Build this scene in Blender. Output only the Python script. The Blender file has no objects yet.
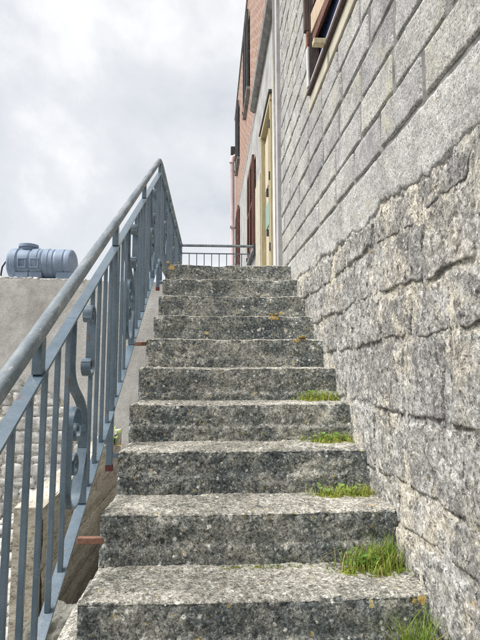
import bpy, math, random
import numpy as np
from mathutils import Vector, noise
random.seed(7)
rng = np.random.default_rng(7)
scene = bpy.context.scene
COL = scene.collection
EYE = 2.215                                   # camera height above the lane, metres

# ------------------------------------------------------------------ camera
FPX, PITCH, YAW = 500.2, .1134, .0576         # focal length in photo pixels (480 wide), pitch up, yaw right
cam = bpy.data.cameras.new('camera')
cam.sensor_fit = 'HORIZONTAL'; cam.sensor_width = 36.0; cam.lens = 36.0*FPX/480.0
cam.clip_start = .02; cam.clip_end = 2000
camo = bpy.data.objects.new('camera', cam); COL.objects.link(camo)
camo.location = (0, 0, EYE)
camo.rotation_euler = (math.pi/2+PITCH, 0, -YAW)
scene.camera = camo

_fw = np.array([math.sin(YAW)*math.cos(PITCH), math.cos(YAW)*math.cos(PITCH), math.sin(PITCH)])
_rt = np.array([math.cos(YAW), -math.sin(YAW), 0]); _up = np.cross(_rt, _fw)
def ray(a, b): return _fw+_rt*(a-240)/FPX-_up*(b-320)/FPX
def on_x(a, b, x):                            # photo pixel -> point on a wall plane X = x
    r = ray(a, b); q = r*x/r[0]; return float(q[0]), float(q[1]), float(q[2]+EYE)
def on_y(a, b, y):
    r = ray(a, b); q = r*y/r[1]; return float(q[0]), float(q[1]), float(q[2]+EYE)
def on_z(a, b, z):
    r = ray(a, b); q = r*(z-EYE)/r[2]; return float(q[0]), float(q[1]), float(q[2]+EYE)

# ------------------------------------------------------------------ sky and sun
SUN_EL, SUN_AZ = math.radians(55), math.radians(-98)     # azimuth from +Y towards +X
world = bpy.data.worlds.new('World'); scene.world = world; world.use_nodes = True
wn, wl = world.node_tree.nodes, world.node_tree.links
wn.clear()
def wnode(t, **k):
    n = wn.new(t)
    for a, v in k.items(): setattr(n, a, v)
    return n
sky = wnode('ShaderNodeTexSky', sky_type='NISHITA', sun_disc=False)
sky.sun_elevation = SUN_EL; sky.sun_rotation = SUN_AZ
bg1 = wnode('ShaderNodeBackground'); bg1.inputs[1].default_value = .10
wl.new(sky.outputs[0], bg1.inputs[0])
tc = wnode('ShaderNodeTexCoord')
mp = wnode('ShaderNodeMapping'); mp.inputs['Scale'].default_value = (1, 1, 1.0); mp.inputs['Location'].default_value = (1.3, 5.2, .6)
wl.new(tc.outputs['Generated'], mp.inputs[0])
n1 = wnode('ShaderNodeTexNoise'); n1.inputs['Scale'].default_value = 2.3; n1.inputs['Detail'].default_value = 10; n1.inputs['Roughness'].default_value = .56; n1.inputs['Distortion'].default_value = .15
wl.new(mp.outputs[0], n1.inputs['Vector'])
cr = wnode('ShaderNodeValToRGB')
e = cr.color_ramp.elements
e[0].position = .385; e[0].color = (.50, .535, .575, 1)
e[1].position = .63; e[1].color = (.90, .905, .905, 1)
m_ = e.new(.47); m_.color = (.65, .675, .705, 1)
m_ = e.new(.55); m_.color = (.74, .755, .775, 1)
wl.new(n1.outputs[0], cr.inputs[0])
bg2 = wnode('ShaderNodeBackground'); bg2.inputs[1].default_value = .60
wl.new(cr.outputs[0], bg2.inputs[0])
mx = wnode('ShaderNodeMixShader'); mx.inputs[0].default_value = .93
wl.new(bg1.outputs[0], mx.inputs[1]); wl.new(bg2.outputs[0], mx.inputs[2])
wo = wnode('ShaderNodeOutputWorld'); wl.new(mx.outputs[0], wo.inputs[0])

sl = bpy.data.lights.new('sun', 'SUN'); sl.energy = 2.6; sl.angle = math.radians(20); sl.color = (1, .975, .94)
so = bpy.data.objects.new('sun', sl); COL.objects.link(so)
_sd = Vector((math.sin(SUN_AZ)*math.cos(SUN_EL), math.cos(SUN_AZ)*math.cos(SUN_EL), math.sin(SUN_EL)))
so.rotation_euler = _sd.to_track_quat('Z', 'Y').to_euler(); so.location = (-4, 4, 12)

scene.view_settings.view_transform = 'Standard'; scene.view_settings.look = 'None'
scene.view_settings.gamma = 1; scene.cycles.use_denoising = False; scene.cycles.filter_width = 1.2
scene.view_settings.exposure = .97

# ------------------------------------------------------------------ material helpers
class Mat:
    def __init__(s, name):
        s.m = bpy.data.materials.new(name); s.m.use_nodes = True
        s.n, s.l = s.m.node_tree.nodes, s.m.node_tree.links
        s.b = s.n['Principled BSDF']; s.pos = s.n.new('ShaderNodeNewGeometry'); s.oi = s.n.new('ShaderNodeObjectInfo')
    def put(s, sock, v):
        if hasattr(v, 'links'): s.l.new(v, sock)
        elif isinstance(v, (tuple, list)): sock.default_value = (*v, 1) if len(v) == 3 and sock.type == 'RGBA' else v
        else: sock.default_value = v
    def map(s, scale=(1, 1, 1), loc=(0, 0, 0), vec=None):
        n = s.n.new('ShaderNodeMapping'); n.inputs['Scale'].default_value = scale; n.inputs['Location'].default_value = loc
        s.l.new(vec or s.pos.outputs['Position'], n.inputs[0]); return n.outputs[0]
    def noise(s, scale, detail=5, rough=.6, dist=0, vec=None):
        n = s.n.new('ShaderNodeTexNoise'); n.inputs['Scale'].default_value = scale; n.inputs['Detail'].default_value = detail
        n.inputs['Roughness'].default_value = rough; n.inputs['Distortion'].default_value = dist
        s.l.new(vec or s.pos.outputs['Position'], n.inputs['Vector']); return n.outputs[0]
    def voro(s, scale, vec=None, rnd=1, out='Distance', feat='F1'):
        n = s.n.new('ShaderNodeTexVoronoi'); n.feature = feat; n.inputs['Scale'].default_value = scale; n.inputs['Randomness'].default_value = rnd
        s.l.new(vec or s.pos.outputs['Position'], n.inputs['Vector']); return n.outputs[out]
    def ramp(s, f, *st):
        n = s.n.new('ShaderNodeValToRGB'); e = n.color_ramp.elements
        while len(e) < len(st): e.new(.5)
        for q, (p, c) in zip(e, st):
            q.position = p; q.color = (c, c, c, 1) if not isinstance(c, tuple) else (*c, 1)
        s.l.new(f, n.inputs[0]); return n.outputs[0]
    def mix(s, f, a, b, mode='MIX'):
        n = s.n.new('ShaderNodeMix'); n.data_type = 'RGBA'; n.blend_type = mode; n.clamp_factor = True
        s.put(n.inputs[0], f); s.put(n.inputs[6], a); s.put(n.inputs[7], b); return n.outputs[2]
    def math(s, op, a, b=0.0, c=0.0):
        n = s.n.new('ShaderNodeMath'); n.operation = op
        s.put(n.inputs[0], a); s.put(n.inputs[1], b); s.put(n.inputs[2], c); return n.outputs[0]
    def sep(s, v, i):
        n = s.n.new('ShaderNodeSeparateXYZ'); s.l.new(v, n.inputs[0]); return n.outputs[i]
    def grain(s, scale, lo, hi, c):
        g = s.ramp(s.sep(s.voro(scale, out='Color'), 0), (0, lo), (1, hi)); return s.mix(1.0, c, g, 'MULTIPLY')
    def bump(s, h, dist=.01, strength=1, prev=None):
        n = s.n.new('ShaderNodeBump'); n.inputs['Distance'].default_value = dist; n.inputs['Strength'].default_value = strength
        s.l.new(h, n.inputs['Height'])
        if prev: s.l.new(prev, n.inputs['Normal'])
        return n.outputs[0]
    def done(s, col, rough=.9, normal=None, metal=0, spec=.3):
        s.put(s.b.inputs['Base Color'], col); s.put(s.b.inputs['Roughness'], rough); s.put(s.b.inputs['Metallic'], metal)
        s.put(s.b.inputs['Specular IOR Level'], spec)
        if normal: s.l.new(normal, s.b.inputs['Normal'])
        return s.m

def m_step():
    m = Mat('worn_concrete_step')
    big = m.noise(3.6, 5, .65); mid = m.noise(17, 9, .77); fin = m.noise(85, 6, .78); grit = m.noise(260, 4, .75)
    nz = m.sep(m.pos.outputs['True Normal'], 2)
    mb_ = m.math('ADD', m.math('MULTIPLY', mid, .55), m.math('MULTIPLY', big, .45))
    base = m.ramp(mb_, (.38, (.080, .095, .103)), (.47, (.175, .190, .186)), (.55, (.335, .334, .295)), (.64, (.53, .505, .425)))
    worn = m.ramp(mb_, (.36, (.15, .145, .13)), (.46, (.325, .31, .265)), (.60, (.56, .535, .465)))
    w = m.ramp(m.math('ADD', nz, m.math('MULTIPLY', m.math('SUBTRACT', mid, .5), .7)), (.45, 0.0), (.8, 1.0))
    c = m.mix(w, base, worn)
    speck = m.ramp(fin, (.53, 0.0), (.58, 1.0))
    c = m.mix(m.math('MULTIPLY', speck, .62), c, m.mix(big, (.50, .52, .50), (.74, .70, .60)))
    pit = m.ramp(m.noise(55, 6, .8, vec=m.map((1, 1, 1), (5, 1, 2))), (.40, 1.0), (.45, 0.0))
    c = m.mix(m.math('MULTIPLY', pit, m.math('SUBTRACT', .75, m.math('MULTIPLY', w, .2))), c, (.045, .052, .058))
    bloom = m.ramp(m.math('ADD', m.math('MULTIPLY', m.noise(9, 10, .8, .5), .7), m.math('MULTIPLY', m.noise(2.2, 3, .6, vec=m.map((1, 1, 1.8), (2, 2, 7))), .3)), (.545, 0.0), (.58, .8))
    c = m.mix(bloom, c, m.mix(fin, (.42, .40, .34), (.84, .81, .71)))              # lime bloom and crust
    algae = m.ramp(m.noise(6.5, 8, .75, .3, vec=m.map((1, 1, 1.6), (8, 1, 1))), (.53, 0.0), (.60, .55))
    c = m.mix(m.math('MULTIPLY', algae, m.math('SUBTRACT', 1.0, w)), c, m.mix(fin, (.035, .050, .055), (.15, .18, .17)))
    c = m.mix(m.ramp(m.noise(16, 6, .75, vec=m.map((1, 1, 1), (9, 2, 4))), (.66, 0.0), (.70, .75)), c, (.58, .44, .18))
    c = m.mix(m.ramp(m.noise(31, 4, .7, vec=m.map((1, 1, 1), (3, 8, 4))), (.68, 0.0), (.71, .9)), c, (.82, .80, .74))
    def spots(scale, loc, size, keep, col, amt):
        vv = m.map((1, 1, 1), loc); d = m.math('ADD', m.voro(scale, vec=vv), m.math('MULTIPLY', m.math('SUBTRACT', fin, .5), .35))
        k_ = m.math('GREATER_THAN', m.sep(m.voro(scale, vec=vv, out='Color'), 0), keep)
        return m.mix(m.math('MULTIPLY', m.math('MULTIPLY', m.ramp(d, (size-.04, 1.0), (size, 0.0)), k_), amt), c, col)
    c = spots(26, (3, 1, 1), .22, .72, (.74, .73, .67), .85); c = spots(41, (7, 2, 5), .26, .80, (.80, .79, .74), .85)
    c = spots(33, (1, 8, 3), .24, .86, (.58, .47, .20), .75); c = spots(19, (5, 5, 1), .20, .84, (.045, .055, .055), .7)
    c = m.grain(210, .55, 1.45, c); c = m.grain(95, .74, 1.26, c)
    nb = m.bump(mid, .010, .7); nb = m.bump(fin, .0035, .9, nb)
    nb = m.bump(m.math('SUBTRACT', 1.0, pit), .002, .8, nb); nb = m.bump(grit, .0015, .8, nb)
    return m.done(c, .93, nb, spec=.2)

def m_rubble(name='crusted_stone_wall', cream=0.0):
    m = Mat(name)
    rnd = m.oi.outputs['Random']
    big = m.noise(2.4, 5, .65); mid = m.noise(10, 10, .77, .5); fin = m.noise(42, 7, .78); grit = m.noise(150, 5, .78)
    sub = m.ramp(m.math('ADD', m.math('MULTIPLY', fin, .45), m.math('MULTIPLY', mid, .55)), (.36, (.13, .125, .12)), (.46, (.29, .28, .265)), (.54, (.45, .435, .405)), (.64, (.62, .60, .54)))
    # a pale crust that has flaked away with sharp edges
    crust = m.ramp(m.math('ADD', m.math('MULTIPLY', m.noise(7, 11, .78, .6, vec=m.map((1, 1, 1), (4, 7, 1))), .75), m.math('MULTIPLY', big, .25)), (.47-cream, 0.0), (.495-cream, 1.0))
    warm = m.ramp(m.noise(2.7, 6, .7, vec=m.map((1, 1, 1), (1, 1, 9))), (.49-cream, 0.0), (.58-cream, 1.0))
    cc = m.mix(warm, m.mix(fin, (.31, .305, .295), (.74, .73, .69)), m.mix(fin, (.46, .415, .325), (.92, .86, .72)))
    c = m.mix(m.math('MULTIPLY', crust, .85), sub, cc)
    soot = m.ramp(m.noise(4.4, 9, .78, .4, vec=m.map((1, 1, 1.3), (9, 4, 2))), (.51, 0.0), (.57, .66))
    c = m.mix(soot, c, m.mix(fin, (.12, .117, .118), (.42, .41, .40)))
    pit = m.ramp(m.noise(30, 7, .8, vec=m.map((1, 1, 1), (3, 1, 2))), (.395, 1.0), (.435, 0.0))
    c = m.mix(m.math('MULTIPLY', pit, .85), c, (.075, .072, .07))
    c = m.mix(m.ramp(m.noise(62, 6, .78, vec=m.map((1, 1, 1), (1, 3, 8))), (.57, 0.0), (.61, .8)), c, (.86, .845, .79))
    c = m.mix(m.ramp(rnd, (0, .16), (.5, 0.0), (1, .14)), c, m.mix(m.ramp(rnd, (.45, 0.0), (.55, 1.0)), (.20, .19, .185), (.66, .60, .48)))
    c = m.grain(150, .66, 1.34, c); c = m.grain(60, .78, 1.22, c)
    lich = m.math('MULTIPLY', m.ramp(m.noise(15, 6, .78, vec=m.map((1, 1, 1), (2, 9, 5))), (.635, 0.0), (.655, 1.0)), m.ramp(m.noise(1.9, 2, .5, vec=m.map((1, 1, 1), (6, 3, 3))), (.46, 0.0), (.54, .9)))
    c = m.mix(lich, c, (.68, .47, .17))
    nb = m.bump(mid, .018, .7); nb = m.bump(crust, .0035, .9, nb); nb = m.bump(fin, .005, .9, nb); nb = m.bump(m.math('SUBTRACT', 1.0, pit), .004, .9, nb); nb = m.bump(grit, .0015, .7, nb)
    return m.done(c, .95, nb, spec=.15)

def m_block(name='grey_concrete_block', tint=(1, 1, 1), vary=1.0):
    m = Mat(name)
    rnd = m.oi.outputs['Random']
    big = m.noise(3.2, 6, .68); mid = m.noise(13, 9, .77); grit = m.noise(140, 5, .8); g2 = m.noise(60, 6, .78)
    c = m.ramp(m.math('ADD', m.math('MULTIPLY', big, .5), m.math('MULTIPLY', mid, .5)), (.36, tuple(.26*t*q for t, q in zip(tint, (1.02, 1, .97)))), (.5, tuple(.42*t*q for t, q in zip(tint, (1.02, 1, .97)))), (.62, tuple(.55*t*q for t, q in zip(tint, (1.02, 1, .97)))))
    c = m.mix(.52*vary, c, m.mix(1.0, c, m.ramp(rnd, (0, (.74, .74, .77)), (.25, (1.12, 1.11, 1.08)), (.45, (.92, .90, .84)), (.6, (1.15, 1.13, 1.02)), (.8, (.84, .84, .86)), (1, (1.05, 1.04, 1.04))), 'MULTIPLY'))
    pit = m.math('MULTIPLY', m.ramp(m.voro(90), (.16, 1.0), (.28, 0.0)), m.ramp(m.noise(20, 4, .7), (.42, 0.0), (.5, 1.0)))
    c = m.mix(m.math('MULTIPLY', pit, .75), c, (.12, .12, .12))
    c = m.grain(230, .68, 1.32, c); c = m.grain(110, .80, 1.20, c)
    c = m.mix(m.ramp(g2, (.56, 0.0), (.66, .45)), c, (.68, .675, .65))
    c = m.mix(m.ramp(m.noise(5.2, 8, .78, vec=m.map((1, 1, 1), (7, 7, 2))), (.56, 0.0), (.62, .6)), c, m.mix(g2, (.40, .375, .27), (.70, .67, .52)))
    c = m.mix(m.ramp(m.noise(3.2, 9, .8, vec=m.map((1, 1.6, .8), (1, 5, 2))), (.54, 0.0), (.62, .6)), c, m.mix(g2, (.10, .10, .105), (.36, .36, .37)))
    c = m.mix(m.ramp(m.noise(14, 6, .78, vec=m.map((1, 1, 1), (5, 9, 5))), (.67, 0.0), (.69, .8)), c, (.62, .46, .22))
    nb = m.bump(mid, .010, .6); nb = m.bump(g2, .004, .9, nb); nb = m.bump(m.math('SUBTRACT', 1.0, pit), .002, .8, nb); nb = m.bump(grit, .0015, .7, nb)
    return m.done(c, .95, nb, spec=.15)

def m_plain(name, dark, light, scale=6, bump=.004, rough=.9, spec=.2, stretch=(1, 1, 1), fine=.5):
    m = Mat(name)
    a = m.noise(scale, 7, .65, vec=m.map(stretch)); f = m.noise(scale*14, 4, .7, vec=m.map(stretch))
    c = m.ramp(m.math('ADD', m.math('MULTIPLY', a, 1-fine*.5), m.math('MULTIPLY', f, fine*.5)), (.34, dark), (.66, light))
    nb = m.bump(a, bump*2, .6); nb = m.bump(f, bump*.5, .8, nb)
    return m.done(c, rough, nb, spec=spec)

def m_paint():
    m = Mat('blue_grey_steel_paint')
    a = m.noise(7, 6, .7); f = m.noise(60, 5, .7); s_ = m.noise(16, 6, .75, vec=m.map((1, 1, .35)))
    c = m.ramp(a, (.33, (.080, .122, .160)), (.66, (.140, .195, .245)))
    c = m.mix(m.ramp(f, (.56, 0.0), (.70, .4)), c, (.22, .265, .30))
    c = m.mix(m.ramp(s_, (.62, 0.0), (.67, .8)), c, (.15, .085, .055))
    return m.done(c, m.ramp(a, (.3, .24), (.7, .38)), m.bump(f, .0010, .5), spec=.75)

def m_handrail():
    m = Mat('worn_handrail_paint')
    a = m.noise(9, 6, .7, vec=m.map((3, .6, .6))); f = m.noise(70, 5, .7)
    c = m.ramp(a, (.32, (.11, .145, .175)), (.5, (.19, .225, .25)), (.68, (.33, .35, .36)))
    c = m.mix(m.ramp(f, (.57, 0.0), (.68, .5)), c, (.52, .52, .50))
    c = m.mix(m.ramp(m.noise(23, 6, .75), (.65, 0.0), (.71, .6)), c, (.17, .12, .085))
    return m.done(c, .62, m.bump(f, .0015, .6), spec=.35)

def m_boards():
    m = Mat('board_marked_concrete')
    st = m.noise(7, 7, .7, .3, vec=m.map((1, .35, 2.6))); f = m.noise(60, 5, .7, vec=m.map((1, .3, 1.6)))
    c = m.ramp(st, (.33, (.40, .355, .275)), (.5, (.62, .565, .455)), (.66, (.78, .735, .62)))
    c = m.mix(m.ramp(f, (.36, .6), (.48, 0.0)), c, (.09, .072, .05))
    c = m.mix(m.ramp(m.noise(4, 5, .6, vec=m.map((1, 1, 1), (3, 3, 3))), (.52, 0.0), (.66, .55)), c, (.36, .34, .30))
    return m.done(c, .93, m.bump(f, .003, .8, m.bump(st, .008, .6)), spec=.15)

def m_render():
    m = Mat('aged_pale_render')
    a = m.noise(.9, 6, .65); b = m.noise(5, 7, .7); f = m.noise(40, 5, .7)
    c = m.ramp(m.math('ADD', m.math('MULTIPLY', a, .55), m.math('MULTIPLY', b, .45)), (.36, (.47, .45, .415)), (.5, (.60, .585, .55)), (.64, (.74, .73, .70)))
    c = m.mix(m.ramp(m.noise(1.6, 6, .7, vec=m.map((2.5, 1, .5))), (.55, 0.0), (.70, .4)), c, (.36, .345, .315))
    c = m.mix(m.ramp(f, (.35, .5), (.45, 0.0)), c, (.27, .255, .225))
    return m.done(c, .95, m.bump(f, .003, .8, m.bump(b, .01, .5)), spec=.15)

def m_brick():
    m = Mat('pink_brick')
    n = m.n.new('ShaderNodeTexBrick'); cb = m.n.new('ShaderNodeCombineXYZ')
    m.l.new(m.sep(m.pos.outputs['Position'], 1), cb.inputs[0]); m.l.new(m.sep(m.pos.outputs['Position'], 2), cb.inputs[1])
    m.l.new(cb.outputs[0], n.inputs['Vector']); n.inputs['Scale'].default_value = 1; n.inputs['Brick Width'].default_value = .28; n.inputs['Row Height'].default_value = .09
    n.inputs['Mortar Size'].default_value = .014
    n.inputs['Color1'].default_value = (.24, .105, .07, 1); n.inputs['Color2'].default_value = (.36, .175, .12, 1); n.inputs['Mortar'].default_value = (.52, .46, .40, 1)
    a = m.noise(3, 6, .7); f = m.noise(30, 5, .7)
    c = m.mix(m.ramp(a, (.50, 0.0), (.64, .6)), n.outputs[0], (.42, .31, .25))
    c = m.mix(m.ramp(f, (.36, .6), (.48, 0.0)), c, (.22, .14, .11))
    return m.done(c, .9, m.bump(f, .004, .7), spec=.2)

def m_wood(name, dark, light, stretch=(6, 6, .7), rough=.7):
    m = Mat(name)
    g = m.noise(9, 6, .7, .6, vec=m.map(stretch)); f = m.noise(60, 4, .7, vec=m.map(stretch))
    c = m.ramp(g, (.34, dark), (.66, light))
    return m.done(c, rough, m.bump(f, .002, .6, m.bump(g, .003, .5)), spec=.3)

def m_leaf(name, a, b):
    m = Mat(name)
    c = m.ramp(m.math('ADD', m.math('MULTIPLY', m.noise(45, 3, .6), .7), m.math('MULTIPLY', m.oi.outputs['Random'], .3)), (.35, a), (.7, b))
    m.put(m.b.inputs['Subsurface Weight'], 0.0)
    m.done(c, .55, None, spec=.35)
    t = m.n.new('ShaderNodeBsdfTranslucent'); m.put(t.inputs[0], c)
    x = m.n.new('ShaderNodeMixShader'); x.inputs[0].default_value = .35
    out = m.n['Material Output']
    m.l.new(m.b.outputs[0], x.inputs[1]); m.l.new(t.outputs[0], x.inputs[2]); m.l.new(x.outputs[0], out.inputs[0])
    return m.m

M = dict(step=m_step(), rubble=m_rubble(), block=m_block(), paint=m_paint(), hand=m_handrail(), boards=m_boards(), render=m_render(), brick=m_brick(),
    mortar=m_rubble('weathered_mortar', .035),
    joint=m_plain('dark_joint_mortar', (.055, .055, .053), (.34, .33, .31), 7, .008),
    band=m_block('grey_roughcast_band', (1.10, 1.10, 1.08), 0.0),
    grey_render=m_plain('patchy_grey_render', (.26, .255, .25), (.54, .535, .515), 4, .006),
    cream=m_plain('cream_plaster', (.42, .39, .31), (.62, .58, .47), 8, .004),
    lilac=m_plain('pale_grey_plaster', (.40, .385, .39), (.58, .56, .56), 7, .003),
    concrete=m_plain('grey_concrete', (.15, .15, .148), (.42, .41, .39), 7, .008),
    rust=m_plain('rusty_steel', (.17, .085, .06), (.34, .19, .14), 40, .003, .8),
    primer=m_plain('red_primer', (.10, .035, .035), (.18, .065, .06), 40, .002, .6),
    wood_dark=m_wood('dark_brown_wood', (.06, .045, .045), (.15, .11, .10)),
    wood_tan=m_wood('pale_tan_wood', (.46, .34, .23), (.68, .54, .40)),
    wood_peg=m_wood('raw_yellow_wood', (.48, .40, .24), (.70, .62, .44)),
    white=m_plain('chalky_white_paint', (.60, .60, .58), (.78, .78, .75), 12, .002, .6),
    ochre=m_wood('ochre_painted_wood', (.36, .29, .16), (.54, .47, .30)),
    creamwood=m_wood('cream_painted_wood', (.50, .45, .32), (.66, .60, .46)),
    teal=m_wood('teal_painted_wood', (.20, .34, .31), (.34, .48, .43)),
    brownlouvre=m_wood('red_brown_shutter_wood', (.11, .05, .04), (.24, .12, .09)),
    blacklouvre=m_wood('dark_grey_shutter_wood', (.04, .045, .05), (.12, .12, .13)),
    iron=m_plain('dark_iron', (.03, .032, .036), (.07, .07, .075), 30, .001, .5, .4),
    dark=m_plain('dark_room', (.012, .014, .022), (.03, .033, .045), 3, .002),
    tank=m_plain('blue_grey_plastic', (.17, .235, .33), (.31, .39, .50), 4, .003, .55, .35, fine=.5),
    black=m_plain('black_rubber', (.015, .015, .017), (.035, .035, .04), 20, .001, .6),
    pipe=m_plain('white_pipe_plastic', (.62, .62, .60), (.76, .76, .74), 14, .001, .45, .4),
    pinkpipe=m_plain('faded_pink_pipe', (.46, .36, .36), (.60, .50, .50), 10, .001, .6),
    paving=m_plain('pale_lane_stone', (.24, .23, .21), (.85, .83, .78), 9, .012),
    ground=m_plain('lane_earth', (.10, .095, .085), (.24, .225, .20), 5, .02),
    oldstone=m_plain('bleached_rubble_stone', (.34, .33, .305), (1.0, .99, .95), 9, .022),
    moss=m_plain('green_moss', (.09, .085, .03), (.38, .42, .08), 38, .010, .95),
    mossrock=m_plain('mossy_stone', (.06, .062, .04), (.40, .39, .35), 11, .014),
    lich_o=m_plain('orange_lichen', (.48, .31, .09), (.70, .53, .22), 70, .003),
    lich_w=m_plain('white_lichen', (.52, .51, .47), (.76, .75, .70), 60, .003),
    tile=m_plain('clay_roof_edge', (.20, .11, .08), (.40, .25, .19), 9, .006))
M['grass'] = m_leaf('grass_green', (.17, .28, .035), (.50, .58, .13))
M['leaf'] = m_leaf('weed_leaf_green', (.14, .27, .05), (.36, .50, .14))
M['straw'] = m_leaf('dry_straw', (.30, .24, .09), (.58, .50, .24))
M['frond'] = m_leaf('dark_fern_green', (.03, .065, .012), (.12, .17, .04))  # deeper green for the fern fronds than the weed leaves
mg = Mat('window_glass'); M['glass'] = mg.done((.012, .022, .065), .25, None, spec=.6)

# ------------------------------------------------------------------ object helpers
SHEAR = .04                                   # the house courses climb slightly with the hill
def mk(name, v, f, mat, parent=None, smooth=False, shear=False):
    v = np.asarray(v, float).reshape(-1, 3)
    if shear: v = v.copy(); v[:, 2] += SHEAR*(v[:, 1]-2.0)
    me = bpy.data.meshes.new(name); me.from_pydata(v.tolist(), [], [list(map(int, q)) for q in f]); me.validate(); me.update()
    me.materials.append(M[mat])
    if smooth: me.polygons.foreach_set('use_smooth', [True]*len(me.polygons))
    o = bpy.data.objects.new(name, me); COL.objects.link(o)
    if parent: o.parent = parent
    return o
def thing(name, label, cat, group=None):
    o = bpy.data.objects.new(name, None); COL.objects.link(o); o.empty_display_size = .1
    o['label'] = label; o['category'] = cat
    if group: o['group'] = group
    return o
def tag(o, label, cat, group=None):
    o['label'] = label; o['category'] = cat
    if group: o['group'] = group
    return o
class MB:
    def __init__(s): s.v, s.f = [], []
    def add(s, v, f):
        b = len(s.v); s.v += [tuple(map(float, p)) for p in v]; s.f += [[i+b for i in q] for q in f]; return s
    def box(s, x0, x1, y0, y1, z0, z1, bev=0.0):
        if bev <= 0:
            v = [(x, y, z) for x in (x0, x1) for y in (y0, y1) for z in (z0, z1)]
            return s.add(v, [(0, 1, 3, 2), (4, 6, 7, 5), (0, 4, 5, 1), (2, 3, 7, 6), (0, 2, 6, 4), (1, 5, 7, 3)])
        import bmesh
        bm = bmesh.new(); bmesh.ops.create_cube(bm, size=1)
        for q in bm.verts: q.co = (x0+(q.co.x+.5)*(x1-x0), y0+(q.co.y+.5)*(y1-y0), z0+(q.co.z+.5)*(z1-z0))
        bmesh.ops.bevel(bm, geom=bm.edges[:], offset=bev, segments=2, profile=.5, affect='EDGES')
        bm.verts.index_update(); s.add([q.co[:] for q in bm.verts], [[a.index for a in q.verts] for q in bm.faces]); bm.free(); return s
    def sweep(s, path, prof, side=(1, 0, 0), cap=True):
        """prof: (a,b) points; a along `side`, b along the path's own normal"""
        P = [Vector(p) for p in path]; S = Vector(side).normalized(); n = len(prof); base = len(s.v); V = []
        for i, p in enumerate(P):
            t = (P[min(i+1, len(P)-1)]-P[max(i-1, 0)]).normalized()
            nn = S.cross(t).normalized()
            k = 1.0
            if 0 < i < len(P)-1:
                t1 = (P[i]-P[i-1]).normalized(); k = 1/max(.5, abs(t1.dot(t)))
            V += [p+S*a+nn*(b*k) for a, b in prof]
        F = [(i*n+j, i*n+(j+1) % n, (i+1)*n+(j+1) % n, (i+1)*n+j) for i in range(len(P)-1) for j in range(n)]
        if cap: F += [list(range(n))[::-1], [(len(P)-1)*n+j for j in range(n)]]
        return s.add(V, F)
    def tube(s, path, r, n=10):
        P = [Vector(p) for p in path]; V = []; rr = r if isinstance(r, (list, tuple)) else [r]*len(P)
        up = Vector((.013, .031, 1)).normalized() 
        if abs((P[-1]-P[0]).normalized().dot(up)) > .9: up = Vector((1, .02, .01)).normalized()
        for i, p in enumerate(P):
            t = (P[min(i+1, len(P)-1)]-P[max(i-1, 0)]).normalized()
            a = t.cross(up).normalized(); b = t.cross(a)
            V += [p+a*math.cos(2*math.pi*j/n)*rr[i]+b*math.sin(2*math.pi*j/n)*rr[i] for j in range(n)]
        F = [(i*n+j, i*n+(j+1) % n, (i+1)*n+(j+1) % n, (i+1)*n+j) for i in range(len(P)-1) for j in range(n)]
        F += [list(range(n)), [(len(P)-1)*n+j for j in range(n)][::-1]]
        return s.add(V, F)
    def build(s, name, mat, parent=None, smooth=False, shear=False): return mk(name, s.v, s.f, mat, parent, smooth, shear)
def rect(w, t): return [(-w/2, -t/2), (w/2, -t/2), (w/2, t/2), (-w/2, t/2)]
def fr(x, y, z, s, o=4, H=.9): return noise.fractal(Vector((x*s, y*s, z*s)), H, 2.1, o)
def smooth01(x): x = np.clip(x, 0, 1); return x*x*(3-2*x)
def autosmooth(o, ang=40):
    for p in o.data.polygons: p.use_smooth = True
    try: o.data.set_sharp_from_angle(angle=math.radians(ang))
    except Exception: pass
    return o

def rock(cx, cy, cz, sx, sy, sz, seed, n=2, rough=.22, sq=.70):
    """an irregular stone: displaced icosphere squashed towards a block"""
    import bmesh
    bm = bmesh.new(); bmesh.ops.create_icosphere(bm, subdivisions=n, radius=1)
    V = []
    for q in bm.verts:
        c = q.co.copy(); m_ = max(abs(c.x), abs(c.y), abs(c.z)); c = c*((1-sq)+sq/m_)*(.92-.20*sq)
        d = 1+rough*noise.fractal(c*1.3+Vector((seed*3.1, seed*1.7, seed)), .8, 2, 3)
        V.append((cx+c.x*sx*d, cy+c.y*sy*d, cz+c.z*sz*d))
    bm.verts.index_update(); F = [[a.index for a in f.verts] for f in bm.faces]; bm.free(); return V, F

# stair geometry (fitted to the photograph)
RUN, RISE = .28, .1744
Y1, Z1 = 1.543, EYE-.645                      # nosing of the first step in view
XL, XR = -.377, .664                          # left ends of the steps, face of the house wall
NDOWN, NUP = 8, 9
def nose(y): return Z1+(y-Y1)*RISE/RUN
LAND_Z = Z1+NUP*RISE; LAND_Y = Y1+NUP*RUN; LAND_END = 7.18

# ------------------------------------------------------------------ ground
g = mk('ground', [(-400, -400, 0), (400, -400, 0), (400, 400, 0), (-400, 400, 0)], [(0, 1, 2, 3)], 'ground'); g['kind'] = 'structure'
k = 0; y = 3.6
while y < 8.42:
    rh = random.uniform(.22, .36); x = -5.2+random.uniform(0, .3)
    while x < -1.1:
        w = random.uniform(.24, .5)
        v, f = rock(x+w/2, y+rh/2, .0, w*.56, rh*.56, .055+random.uniform(0, .02), k, 2, .16)
        mk('paving_stone', v, f, 'paving', g, True); x += w; k += 1
    y += rh

# ------------------------------------------------------------------ the house on the right
house = thing('house', 'tall weathered house with stone base, grey block wall and pink brick upper storey', 'house')
WX = XR
E = EYE
STONE_TOP = lambda y: E+.60+.048*(y-1.25)     # ragged upper limit of the old stone base
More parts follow.
